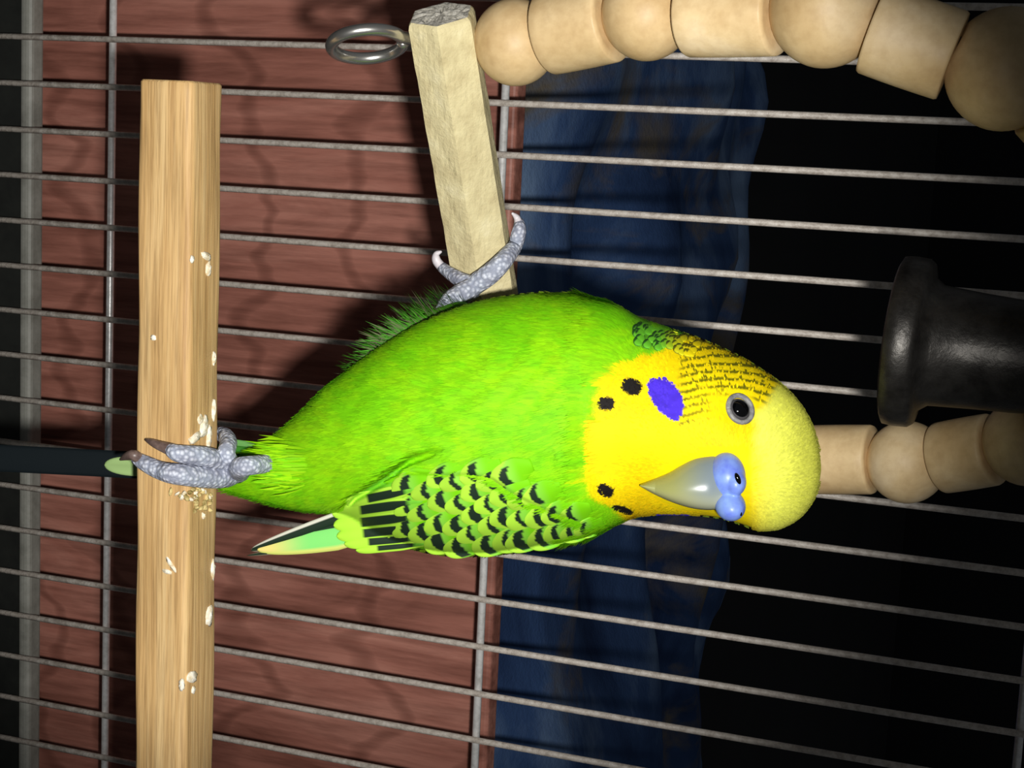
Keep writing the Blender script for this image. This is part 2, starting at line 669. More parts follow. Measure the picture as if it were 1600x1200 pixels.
def hex_bar():
    n = 40
    sl = np.linalg.norm(SB - SA)
    v = []
    up = nrm(np.array([0, 0, 1.0]) - sax * sax[2])
    sd = np.cross(sax, up)
    seg = 48
    # turn the six-sided bar so that one edge runs just left of its middle
    best = None
    for ph in np.linspace(0, np.pi / 3, 121):
        for k in range(6):
            w = RC.T @ (up * math.cos(k * np.pi / 3 - ph) + sd * math.sin(k * np.pi / 3 - ph))
            if w[2] > 0 and (best is None or abs(w[0] + 0.10) < best[0]):
                best = (abs(w[0] + 0.10), ph)
    PHASE = best[1]
    ts = np.concatenate([[0, 0.05, 0.12], np.linspace(0.3, sl, n)])
    for t in ts:
        sc = 0.90 if t == 0 else (0.97 if t < 0.1 else 1.0)
        for j in range(seg):
            a = 2 * np.pi * j / seg
            h = (a + PHASE) % (np.pi / 3) - np.pi / 6
            r = SBR * 0.895 / max(math.cos(h), 0.87) * sc
            r *= 1 + 0.008 * math.sin(5 * t + j * 1.3) + 0.006 * math.sin(11 * t + j * 2.1)
            v.append(SA + sax * t + (up * math.cos(a) + sd * math.sin(a)) * r)
    v = np.array(v)
    m = len(ts)
    f = [(i * seg + j, i * seg + (j + 1) % seg, (i + 1) * seg + (j + 1) % seg, (i + 1) * seg + j) for i in range(m - 1) for j in range(seg)]
    f.append(tuple(range((m - 1) * seg, m * seg)))
    # rough cut end as a fine fan
    v2 = [v]
    base = len(v)
    rings = 6
    prev = list(range(seg))
    for q in range(1, rings):
        s = 1 - q / rings
        rg = SA + (v[:seg] - SA) * s + sax * RNG.normal(0, 0.015, (seg, 1))
        v2.append(rg)
        cur = list(range(base, base + seg))
        base += seg
        f += [(prev[j], cur[j], cur[(j + 1) % seg], prev[(j + 1) % seg]) for j in range(seg)]
        prev = cur
    v2.append(SA[None, :])
    f += [(prev[j], base, prev[(j + 1) % seg]) for j in range(seg)]
    return np.vstack(v2), f, len(ts) * seg


v, f, nside = hex_bar()
o = part('bar', v, f, M['swing_bar'], swing)
o.data.materials.append(M['cut_end'])
o.data.polygons.foreach_set('use_smooth', [False] * len(o.data.polygons))
for p in o.data.polygons:
    if any(i >= nside for i in p.vertices):
        p.material_index = 1

BEADS = [  # px, py, depth, kind, radius cm
    (805, 66, 28.1, 'ball', 0.735), (906, 41, 27.5, 'spool', 0.70), (1011, 21, 26.8, 'ball', 0.76), (1145, 20, 26.0, 'spool', 0.68),
    (1292, 13, 25.2, 'ball', 0.90), (1430, 68, 24.8, 'spool', 0.68), (1572, 108, 24.6, 'ball', 0.92), (1690, 205, 24.7, 'spool', 0.70),
    (1775, 320, 25.0, 'ball', 0.92), (1800, 430, 25.4, 'spool', 0.7), (1775, 540, 26.1, 'ball', 0.86), (1700, 630, 26.9, 'spool', 0.7),
    (1605, 690, 28.2, 'ball', 0.76), (1510, 709, 29.0, 'spool', 0.63), (1417, 722, 29.7, 'ball', 0.74), (1305, 718, 30.4, 'spool', 0.63),
    (1200, 722, 31.0, 'ball', 0.74), (1105, 725, 31.6, 'spool', 0.63), (1010, 728, 32.1, 'ball', 0.74), (915, 732, 32.6, 'spool', 0.63)]
bp = np.array([U(b[0], b[1], b[2]) for b in BEADS])
chain = np.vstack([SA + sax * 0.65, bp, SB - sax * 0.65])
dirs = nrm(chain[2:] - chain[:-2])
gap = np.linalg.norm(np.diff(chain, axis=0), axis=1)
for k, b in enumerate(BEADS):
    r = b[4]
    if b[3] == 'ball':
        a = np.linspace(-1.18, 1.18, 21)
        prof = [(0.12, -r * 0.88)] + [(r * math.cos(t), r * 0.96 * math.sin(t)) for t in a] + [(0.12, r * 0.88)]
    else:
        rn, rp = (BEADS[k + 1][4] if k + 1 < len(BEADS) else 0.6), (BEADS[k - 1][4])
        h0 = -(gap[k] - rp * 0.86)
        h1 = gap[k + 1] - rn * 0.86
        h0, h1 = max(min(h0, -0.3), -0.75), min(max(h1, 0.3), 0.75)
        prof = [(0.12, h0), (r * 0.80, h0), (r * 0.97, h0), (r, h0 + 0.04)]
        prof += [(r * (1.0 + 0.012 * math.sin(math.pi * s)), h0 + (h1 - h0) * s) for s in np.linspace(0.15, 0.85, 7)]
        prof += [(r, h1 - 0.04), (r * 0.97, h1), (r * 0.80, h1), (0.12, h1)]
    v, f = lathe(prof, bp[k], dirs[k], 40)
    part('bead', v, f, M['bead'], swing)
v, f = sweep(chain, [0.07] * len(chain), 8, 140)
part('wire', v, f, M['chrome'], swing)
# eye loop of the wire under the bar's near end
rc = U(574, 69, 28.0)
e1 = camvec(0.985, 0.13, -0.1)
e2 = nrm(camvec(-0.06, 0.22, 0.96))
ths = np.linspace(0.25, 2 * np.pi - 0.1, 44)
lp = [rc + e1 * 0.60 * math.cos(t) + e2 * 0.56 * math.sin(t) for t in ths]
lp = [SA + sax * 0.5 - np.array([0, 0, 0.4])] + lp
v, f = sweep(lp, [0.108] * len(lp), 12)
part('eye_loop', v, f, M['chrome'], swing, label='shiny wire loop at the end of the bar')

# ------------------------------------------------------------------ the bell
bo = U(1396, 531, 27.6)
bell = thing('bell', bo, 'dark metal bell hanging inside the bead arch', 'bell')
bax = nrm(np.array([0.05, 0, 1.0]))
prof = [(1.18, 0.02), (1.30, -0.02), (1.40, 0.03), (1.415, 0.20), (1.40, 0.42), (1.34, 0.50), (1.12, 0.54), (1.00, 0.70),
        (0.95, 1.4), (0.92, 2.0), (0.88, 2.5), (0.76, 2.85), (0.5, 3.05), (0.12, 3.1), (0.10, 3.0), (0.45, 2.95), (0.72, 2.75),
        (0.82, 2.4), (0.86, 1.6), (0.92, 0.8), (1.18, 0.02)]
v, f = lathe(prof, bo, bax, 64)
part('shell', v, f, M['bell'], bell)
v, f = sweep([bo + bax * 3.0, bo + bax * 4.2], [0.06, 0.06], 8)
part('hanger', v, f, M['chrome'], bell)
v, f = sweep([bo + bax * 2.95, bo + bax * 1.0], [0.05, 0.05], 8)
v2, f2 = ellipsoid(bo + bax * 0.75, np.eye(3) * 0.3, 16, 10)
part('clapper', *join((v, f), (v2, f2)), M['bell'], bell)

# ------------------------------------------------------------------ the budgerigar
D0 = 28.3


def pchip(xs, ys):
    x = np.asarray(xs, float)
    y = np.asarray(ys, float)
    h = np.diff(x)
    dl = np.diff(y) / h
    m = np.zeros_like(y)
    for i in range(1, len(x) - 1):
        if dl[i - 1] * dl[i] > 0:
            w1, w2 = 2 * h[i] + h[i - 1], h[i] + 2 * h[i - 1]
            m[i] = (w1 + w2) / (w1 / dl[i - 1] + w2 / dl[i])
    m[0], m[-1] = dl[0], dl[-1]

    def g(q):
        q = np.clip(np.asarray(q, float), x[0], x[-1])
        i = np.clip(np.searchsorted(x, q) - 1, 0, len(x) - 2)
        t = (q - x[i]) / h[i]
        return (y[i] * (2 * t ** 3 - 3 * t ** 2 + 1) + h[i] * m[i] * (t ** 3 - 2 * t ** 2 + t) + y[i + 1] * (-2 * t ** 3 + 3 * t ** 2) + h[i] * m[i + 1] * (t ** 3 - t ** 2))
    return g


OUT = [(340, 728, 760), (380, 712, 772), (420, 692, 783), (450, 667, 790), (480, 638, 796), (510, 608, 799), (540, 585, 806), (570, 563, 822),
       (600, 542, 838), (650, 512, 856), (700, 490, 864), (750, 474, 865), (800, 465, 860), (850, 461, 853), (900, 462, 843), (940, 470, 831),
       (970, 482, 817), (1000, 498, 806), (1040, 512, 803), (1080, 525, 804), (1120, 541, 808), (1160, 560, 819), (1190, 578, 828),
       (1210, 592, 827), (1230, 609, 820), (1250, 632, 807), (1265, 657, 789), (1275, 684, 770), (1281, 710, 749), (1283, 727, 735)]
fT = pchip([a[0] for a in OUT], [a[1] for a in OUT])
fB = pchip([a[0] for a in OUT], [a[2] for a in OUT])
fD = pchip([340, 380, 420, 480, 550, 650, 800, 900, 980, 1050, 1120, 1180, 1230, 1260, 1275, 1283],
           [.22, .38, .58, .92, 1.3, 1.7, 2.0, 1.95, 1.72, 1.56, 1.5, 1.36, 1.08, .72, .42, .04])
fC = pchip([340, 420, 500, 600, 800, 950, 1050, 1150, 1283], [-1.25, -.75, -.35, -.08, .1, .35, .6, .75, .75])


def sstep(a, b, x):
    t = np.clip((x - a) / (b - a), 0, 1)
    return t * t * (3 - 2 * t)


def relief(px, y):
    """low relief of the plumage in cm: cheeks, brow, wing edge, breast tufts"""
    g = lambda cx, cy, rx, ry: np.exp(-((px - cx) / rx) ** 2 - ((y - cy) / ry) ** 2)
    r = 0.14 * g(1010, 690, 60, 70) + 0.10 * g(1200, 740, 55, 60) - 0.10 * g(1155, 640, 32, 32) + 0.10 * g(960, 770, 34, 30)
    r = r - 0.10 * g(918, 700, 14, 90)
    r = r + 0.012 * np.sin(px * 0.09 + 2.2 * np.sin(y * 0.031)) * np.sin(y * 0.075 + 1.7 * np.sin(px * 0.023)) * (px < 930)
    r = r - 0.30 * np.exp(-((y - crease(px)) / 5.0) ** 2) * sstep(540, 556, px) * sstep(715, 640, px)
    # flank feathers stand a little over the folded wing
    r = r - 0.07 * sstep(-4, 4, y - wing_edge(px)) * sstep(940, 900, px) * (px > 500)
    return r


def crease(px):
    return np.interp(px, [540, 555, 575, 600, 640, 690, 720], [795, 779, 768, 752, 722, 704, 698])


def wing_edge(px):
    return np.interp(px, [500, 530, 560, 600, 640, 690, 730, 770, 800, 840, 880, 930, 960], [800, 795, 776, 752, 738, 742, 740, 748, 770, 790, 806, 826, 845])


def surf(px, y, front=True):
    """depth (cm) of the plumage surface at a pixel of the front or the back side"""
    px = np.asarray(px, float)
    y = np.asarray(y, float)
    t, b = fT(px), fB(px)
    c, h = (t + b) / 2, np.maximum((b - t) / 2, 0.5)
    k = np.clip((y - c) / h, -1, 1)
    s = np.sqrt(np.maximum(1 - k * k, 0)) ** 0.94
    dep = D0 - fC(px)
    if front:
        return dep - fD(px) * s - relief(px, y) * np.minimum(s * 2.0, 1)
    return dep + fD(px) * s * 0.95


def spt(px, y, front=True, lift=0.0):
    return U(px, y, surf(px, y, front) - (lift if front else -lift))


def snorm(px, y, front=True):
    e = 2.0
    a = spt(px + e, y, front) - spt(px - e, y, front)
    b = spt(px, y + e, front) - spt(px, y - e, front)
    n = np.cross(a, b)
    n = nrm(n)
    to = CP - spt(px, y, front)
    sg = np.sign(np.sum(n * to, -1, keepdims=True))
    n = n * np.where(sg == 0, 1, sg)
    return n if front else -n


GREEN = lin((116, 200, 4))
GREEN2 = lin((158, 216, 8))
DKGREEN = lin((74, 148, 34))
YEL = lin((243, 218, 2))
PALE = lin((233, 236, 92))
OLIVE = lin((92, 92, 6))
VIOLET = lin((72, 46, 206))
BLACK = lin((22, 18, 16))


def blend(a, b, t):
    return a + (b - a) * np.asarray(t)[..., None]


def vnoise(x, y, s):
    """cheap smooth value noise"""
    x, y = np.asarray(x) / s, np.asarray(y) / s
    xi, yi = np.floor(x), np.floor(y)
    u, w = x - xi, y - yi
    u, w = u * u * (3 - 2 * u), w * w * (3 - 2 * w)
    hsh = lambda a, b: (np.sin(a * 127.1 + b * 311.7) * 43758.5453) % 1.0
    return (hsh(xi, yi) * (1 - u) + hsh(xi + 1, yi) * u) * (1 - w) + (hsh(xi, yi + 1) * (1 - u) + hsh(xi + 1, yi + 1) * u) * w


def in_poly(px, y, poly):
    px, y = np.asarray(px, float), np.asarray(y, float)
    ins = np.zeros(px.shape, bool)
    n = len(poly)
    for i in range(n):
        x1, y1 = poly[i]
        x2, y2 = poly[(i + 1) % n]
        c = ((y1 > y) != (y2 > y)) & (px < (x2 - x1) * (y - y1) / (y2 - y1 + 1e-9) + x1)
        ins ^= c
    return ins


CHEEK = [(1012, 601), (1018, 592), (1040, 592), (1052, 600), (1064, 616), (1069, 632), (1067, 648), (1059, 661), (1050, 657), (1034, 646), (1022, 632), (1016, 620)]
SPOTS = [(989, 606, 16, 12, 0.35), (950, 631, 13, 10.5, 0.1), (948, 765, 14, 9, 0.5), (975, 795, 17, 5.5, 0.3)]


def plumage(px, y, front=True):
    """the bird's own feather colours (no light or shade in them)"""
    px = np.asarray(px, float)
    y = np.asarray(y, float)
    n1 = vnoise(px, y, 46)
    n2 = vnoise(px + 900, y * 1.0, 15)
    n3 = vnoise(px * 0.45 + 300, y, 6)
    col = blend(GREEN, GREEN2, np.clip(0.20 + 0.55 * (n1 - 0.4) + 0.45 * (n2 - 0.5) + 0.45 * (n3 - 0.5), 0, 1))
    if not front:
        # nape and mantle: yellow with black bars
        bar = (np.sin(px * 0.42 + 1.5 * np.sin(y * 0.09)) > 0.1)
        back = np.where(bar[..., None], BLACK, lin((190, 214, 60)))
        col = blend(col, back, sstep(600, 680, px) * sstep(1290, 1200, px))
        col = blend(col, PALE, sstep(1190, 1230, px))
        return col
    # nape side: darker, shaggy green
    nape = sstep(975, 1015, px) * sstep(566, 540, y + 0.25 * (px - 1000)) 
    col = blend(col, blend(DKGREEN, GREEN, sstep(0.4, 0.75, n2)), nape * 0.9)
    # yellow mask
    bx = np.interp(y, [500, 530, 552, 575, 600, 650, 700, 750, 780, 795, 815], [1090, 1066, 1030, 968, 940, 926, 921, 919, 930, 962, 990])
    mk = sstep(-11, 11, px - bx + (n2 - 0.5) * 16 + (n3 - .5) * 8)
    yel = blend(YEL, lin((222, 190, 2)), np.clip((n1 - 0.3) * 0.9, 0, 1))
    col = blend(col, yel, mk)
    # fine bars over the side of the head and the nape, in arcs about the bill
    dx, dy = px - 1128, (y - 775)
    r = np.sqrt((dx * 0.9) ** 2 + dy ** 2) + (n2 - 0.5) * 2.5
    zone = sstep(626, 596, y - 0.25 * np.maximum(px - 1100, 0) - 30 * sstep(1100, 1062, px)) * mk * sstep(1052, 1072, px - 0.1 * (600 - y))
    zone = np.maximum(zone, sstep(1180, 1195, px) * sstep(640, 622, y) * sstep(1240, 1215, px - 0.35 * (y - 600)))
    zone = np.maximum(zone, 0.8 * sstep(1058, 1066, px) * sstep(1118, 1100, px) * sstep(672, 655, y - 0.3 * (1100 - px)))
    zone = zone * sstep(24, 32, np.hypot(px - 1155, y - 640))
    per = 12.0
    bar = sstep(0.15, 0.7, np.sin(r * 2 * np.pi / per))
    col = blend(col, OLIVE, bar * zone * 0.95)
    # pale crown and forehead
    cr = sstep(-9, 12, px - 1176 - 0.75 * np.maximum(655 - y, 0) - 6 * (n2 - 0.5))
    col = blend(col, blend(PALE, YEL, 0.45 * sstep(1215, 1175, px) * sstep(680, 720, y)), cr)
    # throat spots and cheek patches
    for cx, cy, ra, rb, an in SPOTS:
        ca, sa = math.cos(an), math.sin(an)
        u, w = (px - cx) * ca + (y - cy) * sa, -(px - cx) * sa + (y - cy) * ca
        col = blend(col, BLACK, sstep(1.08, 0.9, np.sqrt((np.abs(u) / ra) ** 2.6 + (np.abs(w) / rb) ** 2.6)))
    vi = in_poly(px + 3 * (n3 - .5), y + 3 * (n3 - .5), CHEEK) | ((np.abs(px - 1052) < 26) & (y > 802))
    col = blend(col, VIOLET * (0.85 + 0.3 * n3[..., None]), vi * 1.0)
    return col


def ring_params():
    s = np.linspace(0, 1, 330)
    px = 340 + 943 * (s - 0.06 * np.sin(2 * np.pi * s) / (2 * np.pi) * 0) 
    e = np.array([1276.5, 1278.5, 1280, 1281.2, 1282.1, 1282.7, 1283])
    px = np.concatenate([px[px < 1275], e])
    return px


def bird_body():
    PX = ring_params()
    seg = 260
    a = np.linspace(0, 2 * np.pi, seg, endpoint=False)
    P, A = np.meshgrid(PX, a, indexing='ij')
    t, b = fT(P), fB(P)
    Y = (t + b) / 2 + (b - t) / 2 * np.cos(A)
    front = np.sin(A) >= 0
    d = np.where(front, surf(P, Y, True), surf(P, Y, False))
    v = U(P, Y, d).reshape(-1, 3)
    c = np.where(front[..., None], plumage(P, Y, True), plumage(P, Y, False)).reshape(-1, 3)
    n = len(PX)
    f = [(i * seg + j, i * seg + (j + 1) % seg, (i + 1) * seg + (j + 1) % seg, (i + 1) * seg + j) for i in range(n - 1) for j in range(seg)]
    f.append(tuple(range(seg))[::-1])
    f.append(tuple(range((n - 1) * seg, n * seg)))
    return v, f, c


foot_at = perch_hit(318, 732)[0]
bird = thing('budgerigar', foot_at, 'green and yellow budgerigar with pale crown and violet cheek perched upright', 'bird')
v, f, c = bird_body()
body = part('body', v, f, M['plumage'], bird, colors=c)


# --- fine barbs all over the body
def clear_of_face(px, y):
    k = np.hypot(px - 1155, y - 640) > 31
    k &= ~((px > 1094) & (px < 1172) & (y > 700))
    k &= ~in_poly(px, y, [(992, 757), (1040, 732), (1075, 712), (1125, 700), (1175, 705), (1175, 830), (1110, 800), (1060, 796), (1020, 776)])
    return k


def near_marks(px, y):
    k = np.zeros(px.shape, bool)
    for cx, cy, ra, rb, an in SPOTS:
        k |= np.hypot(px - cx, y - cy) < 30
    return k | (np.hypot(px - 1040, y - 626) < 52)


def barbs(n):
    PXr = RNG.uniform(352, 1280, n)
    keep = RNG.uniform(0, 1, n) < np.clip((fB(PXr) - fT(PXr)) / 400, 0.15, 1)
    PXr = PXr[keep]
    n = len(PXr)
    A = RNG.uniform(-0.5, np.pi + 0.5, n)
    front = np.sin(A) >= 0
    t, b = fT(PXr), fB(PXr)
    Y = (t + b) / 2 + (b - t) / 2 * np.cos(A) * 0.998
    ok = np.where(front, clear_of_face(PXr, Y), True)
    # keep the folded wing free
    ok &= ~(front & (Y > wing_edge(PXr) + 6) & (PXr < 880) & (PXr > 520))
    # the gap where the flank feathers part from the wing stays open
    dc = Y - crease(PXr)
    ok &= ~(front & (dc > -5) & (dc < 13) & (PXr > 545) & (PXr < 690))
    # the fine bars of the head show best with few barbs over them
    ok &= ~(front & (PXr > 1045) & (Y < 660) & (PXr < 1235) & (RNG.uniform(0, 1, n) < 0.88))
    PXr, Y, front = PXr[ok], Y[ok], front[ok]
    head = sstep(930, 1000, PXr)
    # flow: tailwards on the body, away from the bill on the head
    ang = np.arctan2(Y - 765, PXr - 1150)
    hx, hy = np.cos(ang), np.sin(ang)
    cy = (fT(PXr) + fB(PXr)) / 2
    bx_, by_ = -np.ones_like(PXr), 0.25 * (Y - cy) / 200 + 0.12 * (vnoise(PXr, Y, 40) - 0.5) * 3 + 0.1
    fx = bx_ * (1 - head) + hx * head
    fy = by_ * (1 - head) + hy * head
    l = np.hypot(fx, fy) + 1e-6
    fx, fy = fx / l, fy / l
    flip = np.where(front, 1.0, 1.0)
    Lp = (15 + 15 * RNG.uniform(0, 1, len(PXr))) * (1 - head) + (6 + 5 * RNG.uniform(0, 1, len(PXr))) * head
    Lp = np.where(front & near_marks(PXr, Y), 5.0, Lp)
    Wp = (1.3 + 1.2 * RNG.uniform(0, 1, len(PXr))) * (1 - head) + (1.1 + 0.8 * RNG.uniform(0, 1, len(PXr))) * head
    V, C, Nn = [], [], []
    for fr in (True, False):
        s = front == fr
        px, y, ex, ey, ln, w = PXr[s], Y[s], fx[s], fy[s], Lp[s], Wp[s]
        p0 = spt(px, y, fr)
        nn = snorm(px, y, fr)
        q = spt(px + ex * 4, y + ey * 4, fr)
        tg = q - p0
        tg = tg - nn * np.sum(tg * nn, -1, keepdims=True)
        tg = nrm(tg)
        bt = np.cross(nn, tg)
        k = 1 / 92.0
        ln, w = ln[:, None] * k, w[:, None] * k
        lift = (0.04 + 0.07 * RNG.uniform(0, 1, (len(px), 1)))
        mid = p0 + tg * ln * 0.5 + nn * (0.012 + ln * lift * 0.6)
        tip = p0 + tg * ln + nn * (0.006 + ln * lift)
        base = p0 + nn * 0.004
        V.append(np.stack([base, mid - bt * w, tip, mid + bt * w], 1).reshape(-1, 3))
        cc = plumage(px, y, fr) * (0.80 + 0.34 * RNG.uniform(0, 1, (len(px), 1)))
        C.append(np.repeat(cc, 4, 0))
        Nn.append(np.repeat(nn, 4, 0))
    V, C, Nn = np.vstack(V), np.vstack(C), np.vstack(Nn)
    m = len(V) // 4
    f = np.arange(4 * m).reshape(m, 4)
    return V, f, C, Nn


v, f, c, nn = barbs(130000)
pb = part('plumage', v, f, M['feather'], bird, colors=np.clip(c, 0, 1), kind='stuff')
pb.data.normals_split_custom_set_from_vertices(nn.tolist())


# --- feathers of the wing and the tail
def feather(B, T, w, paint, lift=0.05, depth=None, curve=0.0, nu=9, nv=16, blunt=0.5, tilt=0.0):
    """a thin vaned feather from base pixel B to tip pixel T, lying on the body or at a given depth"""
    B, T = np.array(B, float), np.array(T, float)
    ax = T - B
    ln = np.linalg.norm(ax)
    pr = np.array([-ax[1], ax[0]]) / ln
    uu = np.linspace(-1, 1, nu)
    vv = 1 - (1 - np.linspace(0, 1, nv)) ** 1.7
    V, C = [], []
    for side in (0, 1):
        for b in vv:
            shape = min(1, 0.45 + 1.6 * b) * (1 - max(0, (b - blunt) / (1 - blunt)) ** 2.4) ** 0.5 if b < 1 else 0.0
            for a in uu:
                q = B + ax * b + pr * (a * w * shape + curve * w * math.sin(math.pi * b))
                if depth is None:
                    q[1] = max(q[1], float(fT(q[0])) + 1.0)
                    d = float(surf(q[0], min(q[1], float(fB(q[0])) - 1.5))) - lift * (0.4 + 0.6 * b) - 0.035 * (1 - a * a) - tilt * a
                else:
                    d = depth(q[0]) - lift - 0.04 * (1 - a * a) - tilt * a
                V.append(U(q[0], q[1], d + side * 0.018))
                C.append(paint(a * (0.4 + 0.6 * shape) if False else a, b))
    k = nu * nv
    f = []
    for i in range(nv - 1):
        for j in range(nu - 1):
            a = i * nu + j
            f.append((a, a + 1, a + nu + 1, a + nu))
            f.append((k + a, k + a + nu, k + a + nu + 1, k + a + 1))
    rim = [j for j in range(nu)] + [i * nu + nu - 1 for i in range(1, nv)] + [(nv - 1) * nu + j for j in range(nu - 2, -1, -1)] + [i * nu for i in range(nv - 2, 0, -1)]
    m = len(rim)
    for i in range(m):
        a, b = rim[i], rim[(i + 1) % m]
        f.append((a, k + a, k + b, b))
    return np.array(V), f, np.array(C)


RIM = lin((172, 226, 62))
RIM2 = lin((140, 210, 70))
INK = lin((26, 44, 30))
WGREEN = lin((112, 190, 50))
WHITE = lin((222, 220, 206))
MINT = lin((128, 216, 112))


def wing_patch():
    nx, ny = 70, 24
    V, C = [], []
    xs = np.linspace(548, 925, nx)
    for side in (0, 1):
        for x in xs:
            y0, y1 = float(wing_edge(x)) - 10, float(fB(x)) - 0.5
            for t in np.linspace(0, 1, ny):
                y = y0 + (y1 - y0) * t
                d = float(surf(x, y)) - 0.03 * math.sin(math.pi * min(t * 1.2, 1)) - 0.004
                V.append(U(x, y, d + side * 0.02))
                C.append(WGREEN * 0.6 + GREEN * 0.4)
    k = nx * ny
    f = []
    for i in range(nx - 1):
        for j in range(ny - 1):
            a = i * ny + j
            f.append((a, a + ny, a + ny + 1, a + 1))
            f.append((k + a, k + a + 1, k + a + ny + 1, k + a + ny))
    return np.array(V), f, np.array(C)


v, f, c = wing_patch()
wing = part('wing', v, f, M['feather'], bird, colors=c, label='folded wing with black scalloped feathers')


def paint_scallop(hi, lo, thick, off):
    def g(a, b):
        mid = 0.70 - 0.22 * (a - off) ** 2
        if abs(b - mid) < thick and -0.80 < a - off < 0.74:
            return INK
        if b > mid + thick:
            return RIM * (0.82 + 0.18 * hi)
        return blend(GREEN, blend(RIM2, WGREEN, lo), float(sstep(0.30, 0.62, b)))
    return g


def paint_secondary(a, b):
    if abs(a) > 0.56 or b > 0.70:
        return RIM
    if b > 0.16:
        return INK
    return WGREEN


for k, tp in enumerate(np.arange(612, 900, 26.0)):
    y0 = float(wing_edge(tp)) + (20 if k % 2 else 6) + (14 if tp < 690 else 0)
    y1 = float(fB(tp)) - 2
    for y in np.arange(y0, y1 + 6, 33.0):
        sz = 1.0 - 0.30 * float(sstep(790, 900, tp))
        jx, jy = RNG.uniform(-5, 5), RNG.uniform(-4, 4)
        pt = paint_scallop(RNG.uniform(0, 1), RNG.uniform(0, 0.6), RNG.uniform(0.055, 0.12), RNG.uniform(-0.15, 0.15))
        v, f, c = feather((tp + jx + 66 * sz, y + jy - 26 * sz), (tp + jx, y + jy), 22 * sz, pt, 0.05 + 0.004 * k, nu=17, nv=26, blunt=0.40)
        part('covert_feather', v, f, M['feather'], wing, colors=c)
for k, (B, T, w) in enumerate([((650, 764), (540, 786), 12), ((660, 784), (519, 803), 13), ((660, 806), (521, 821), 13), ((660, 824), (526, 838), 12), ((660, 840), (538, 850), 10), ((665, 850), (556, 860), 7)]):
    v, f, c = feather(B, T, w, paint_secondary, 0.055 + 0.006 * (5 - k), nu=17, nv=26, blunt=0.75)
    part('secondary_feather', v, f, M['feather'], wing, colors=c)
wd = lambda px: 28.3 + (560 - px) / 92 * 0.22
paint_p1 = lambda a, b: WHITE if a > 0.25 else INK
paint_p2 = lambda a, b: blend(MINT, lin((224, 206, 120)), float(sstep(0.55, 0.95, b))) if a > -0.55 else lin((206, 214, 110))
paint_p3 = lambda a, b: INK if abs(a) < .7 else lin((150, 140, 120))
for B, T, w, pt, lf in [((590, 802), (392, 860), 14, paint_p3, 0.0), ((585, 787), (394, 857), 9, paint_p1, 0.05), ((590, 832), (402, 859), 19, paint_p2, 0.03), ((560, 845), (386, 868), 5, paint_p3, 0.0)]:
    v, f, c = feather(B, T, w, pt, lf, wd, nu=9, nv=24, blunt=0.2)
    part('primary_feather', v, f, M['feather'], wing, colors=c)

td = lambda px: 29.75 + (345 - px) / 92 * 0.36
NAVY = lin((14, 22, 26))
v, f, c = feather((430, 738), (-190, 706), 21, lambda a, b: NAVY, 0.0, td, nu=9, nv=40, blunt=0.8)
tail = part('tail', v, f, M['feather'], bird, colors=c, label='long dark tail feathers hanging behind the perch')
TG = lin((60, 130, 40))
for B, T, w, cc, lf in [((430, 742), (163, 726), 15, lin((166, 198, 128)), 0.10), ((430, 716), (318, 704), 13, TG, 0.12), ((440, 708), (352, 694), 10, lin((110, 170, 90)), 0.05),
                        ((450, 760), (300, 742), 14, lin((120, 190, 40)), 0.15), ((500, 776), (346, 762), 9, lin((170, 200, 90)), 0.30), ((440, 726), (230, 722), 14, TG, 0.06)]:
    v, f, c = feather(B, T, w, (lambda k: lambda a, b: k * (0.75 + 0.25 * abs(a)))(cc), lf, td, nu=9, nv=24, blunt=0.82)
    part('tail_feather', v, f, M['feather'], tail, colors=c)

# --- shaggy feather tips at the nape
for k in range(64):
    px = RNG.uniform(1000, 1092)
    y = float(fT(px)) + RNG.uniform(4, 40) * (1.15 - 0.4 * (px - 1000) / 92)
    g = float(sstep(1030, 1085, px))
    ca = blend(lin((96, 178, 40)), lin((226, 208, 10)), g)
    cb = blend(lin((34, 76, 28)), lin((96, 92, 8)), g)
    a = math.atan2(y - 765, px - 1150) + RNG.normal(0, 0.15)
    v, f, c = feather((px, y), (px + 21 * math.cos(a), y + 21 * math.sin(a) * 0.6), 8, (lambda ca, cb: lambda a_, b_: cb if (b_ > 0.72 or abs(a_) > 0.8) else ca)(ca, cb), 0.05, nu=7, nv=9, blunt=0.4)
    part('nape_feather', v, f, M['feather'], body, colors=c)

# --- thigh of the raised leg, half hidden behind the belly
tc = U(655, 540, 29.2)
v, f = ellipsoid(tc, [camvec(0.80, 0.66, -0.3) * 1.1, camvec(-0.6, 0.75, 0.2) * 0.42, camvec(0.1, 0.0, 1.0) * 0.6], 36, 24)
part('thigh', v, f, M['plumage'], body, colors=np.tile(DKGREEN * 0.6 + GREEN * 0.2, (len(v), 1)))  # darkened green: the shade behind the belly is painted in
r2 = np.random.default_rng(5)
TV, TF, TC = [], [], []
for k in range(2200):
    i = r2.integers(0, len(v))
    p = v[i]
    n = nrm(p - tc)
    t = nrm(camvec(-1, 0.35 + 0.3 * r2.normal(), 0.1 * r2.normal()) + n * 0.15)
    s = nrm(np.cross(n, t)) * 0.015
    ln = r2.uniform(0.2, 0.55)
    q = len(TV)
    TV += [p, p + t * ln * 0.5 + s + n * 0.03, p + t * ln + n * 0.07, p + t * ln * 0.5 - s + n * 0.03]
    TF.append((q, q + 1, q + 2, q + 3))
    cc = (DKGREEN * r2.uniform(0.4, 1.0)) if r2.uniform() < 0.7 else lin((96, 104, 70))  # barbs carry the same painted shade
    TC += [cc] * 4
part('thigh_plumage', np.array(TV), TF, M['feather'], body, colors=np.array(TC), kind='stuff')

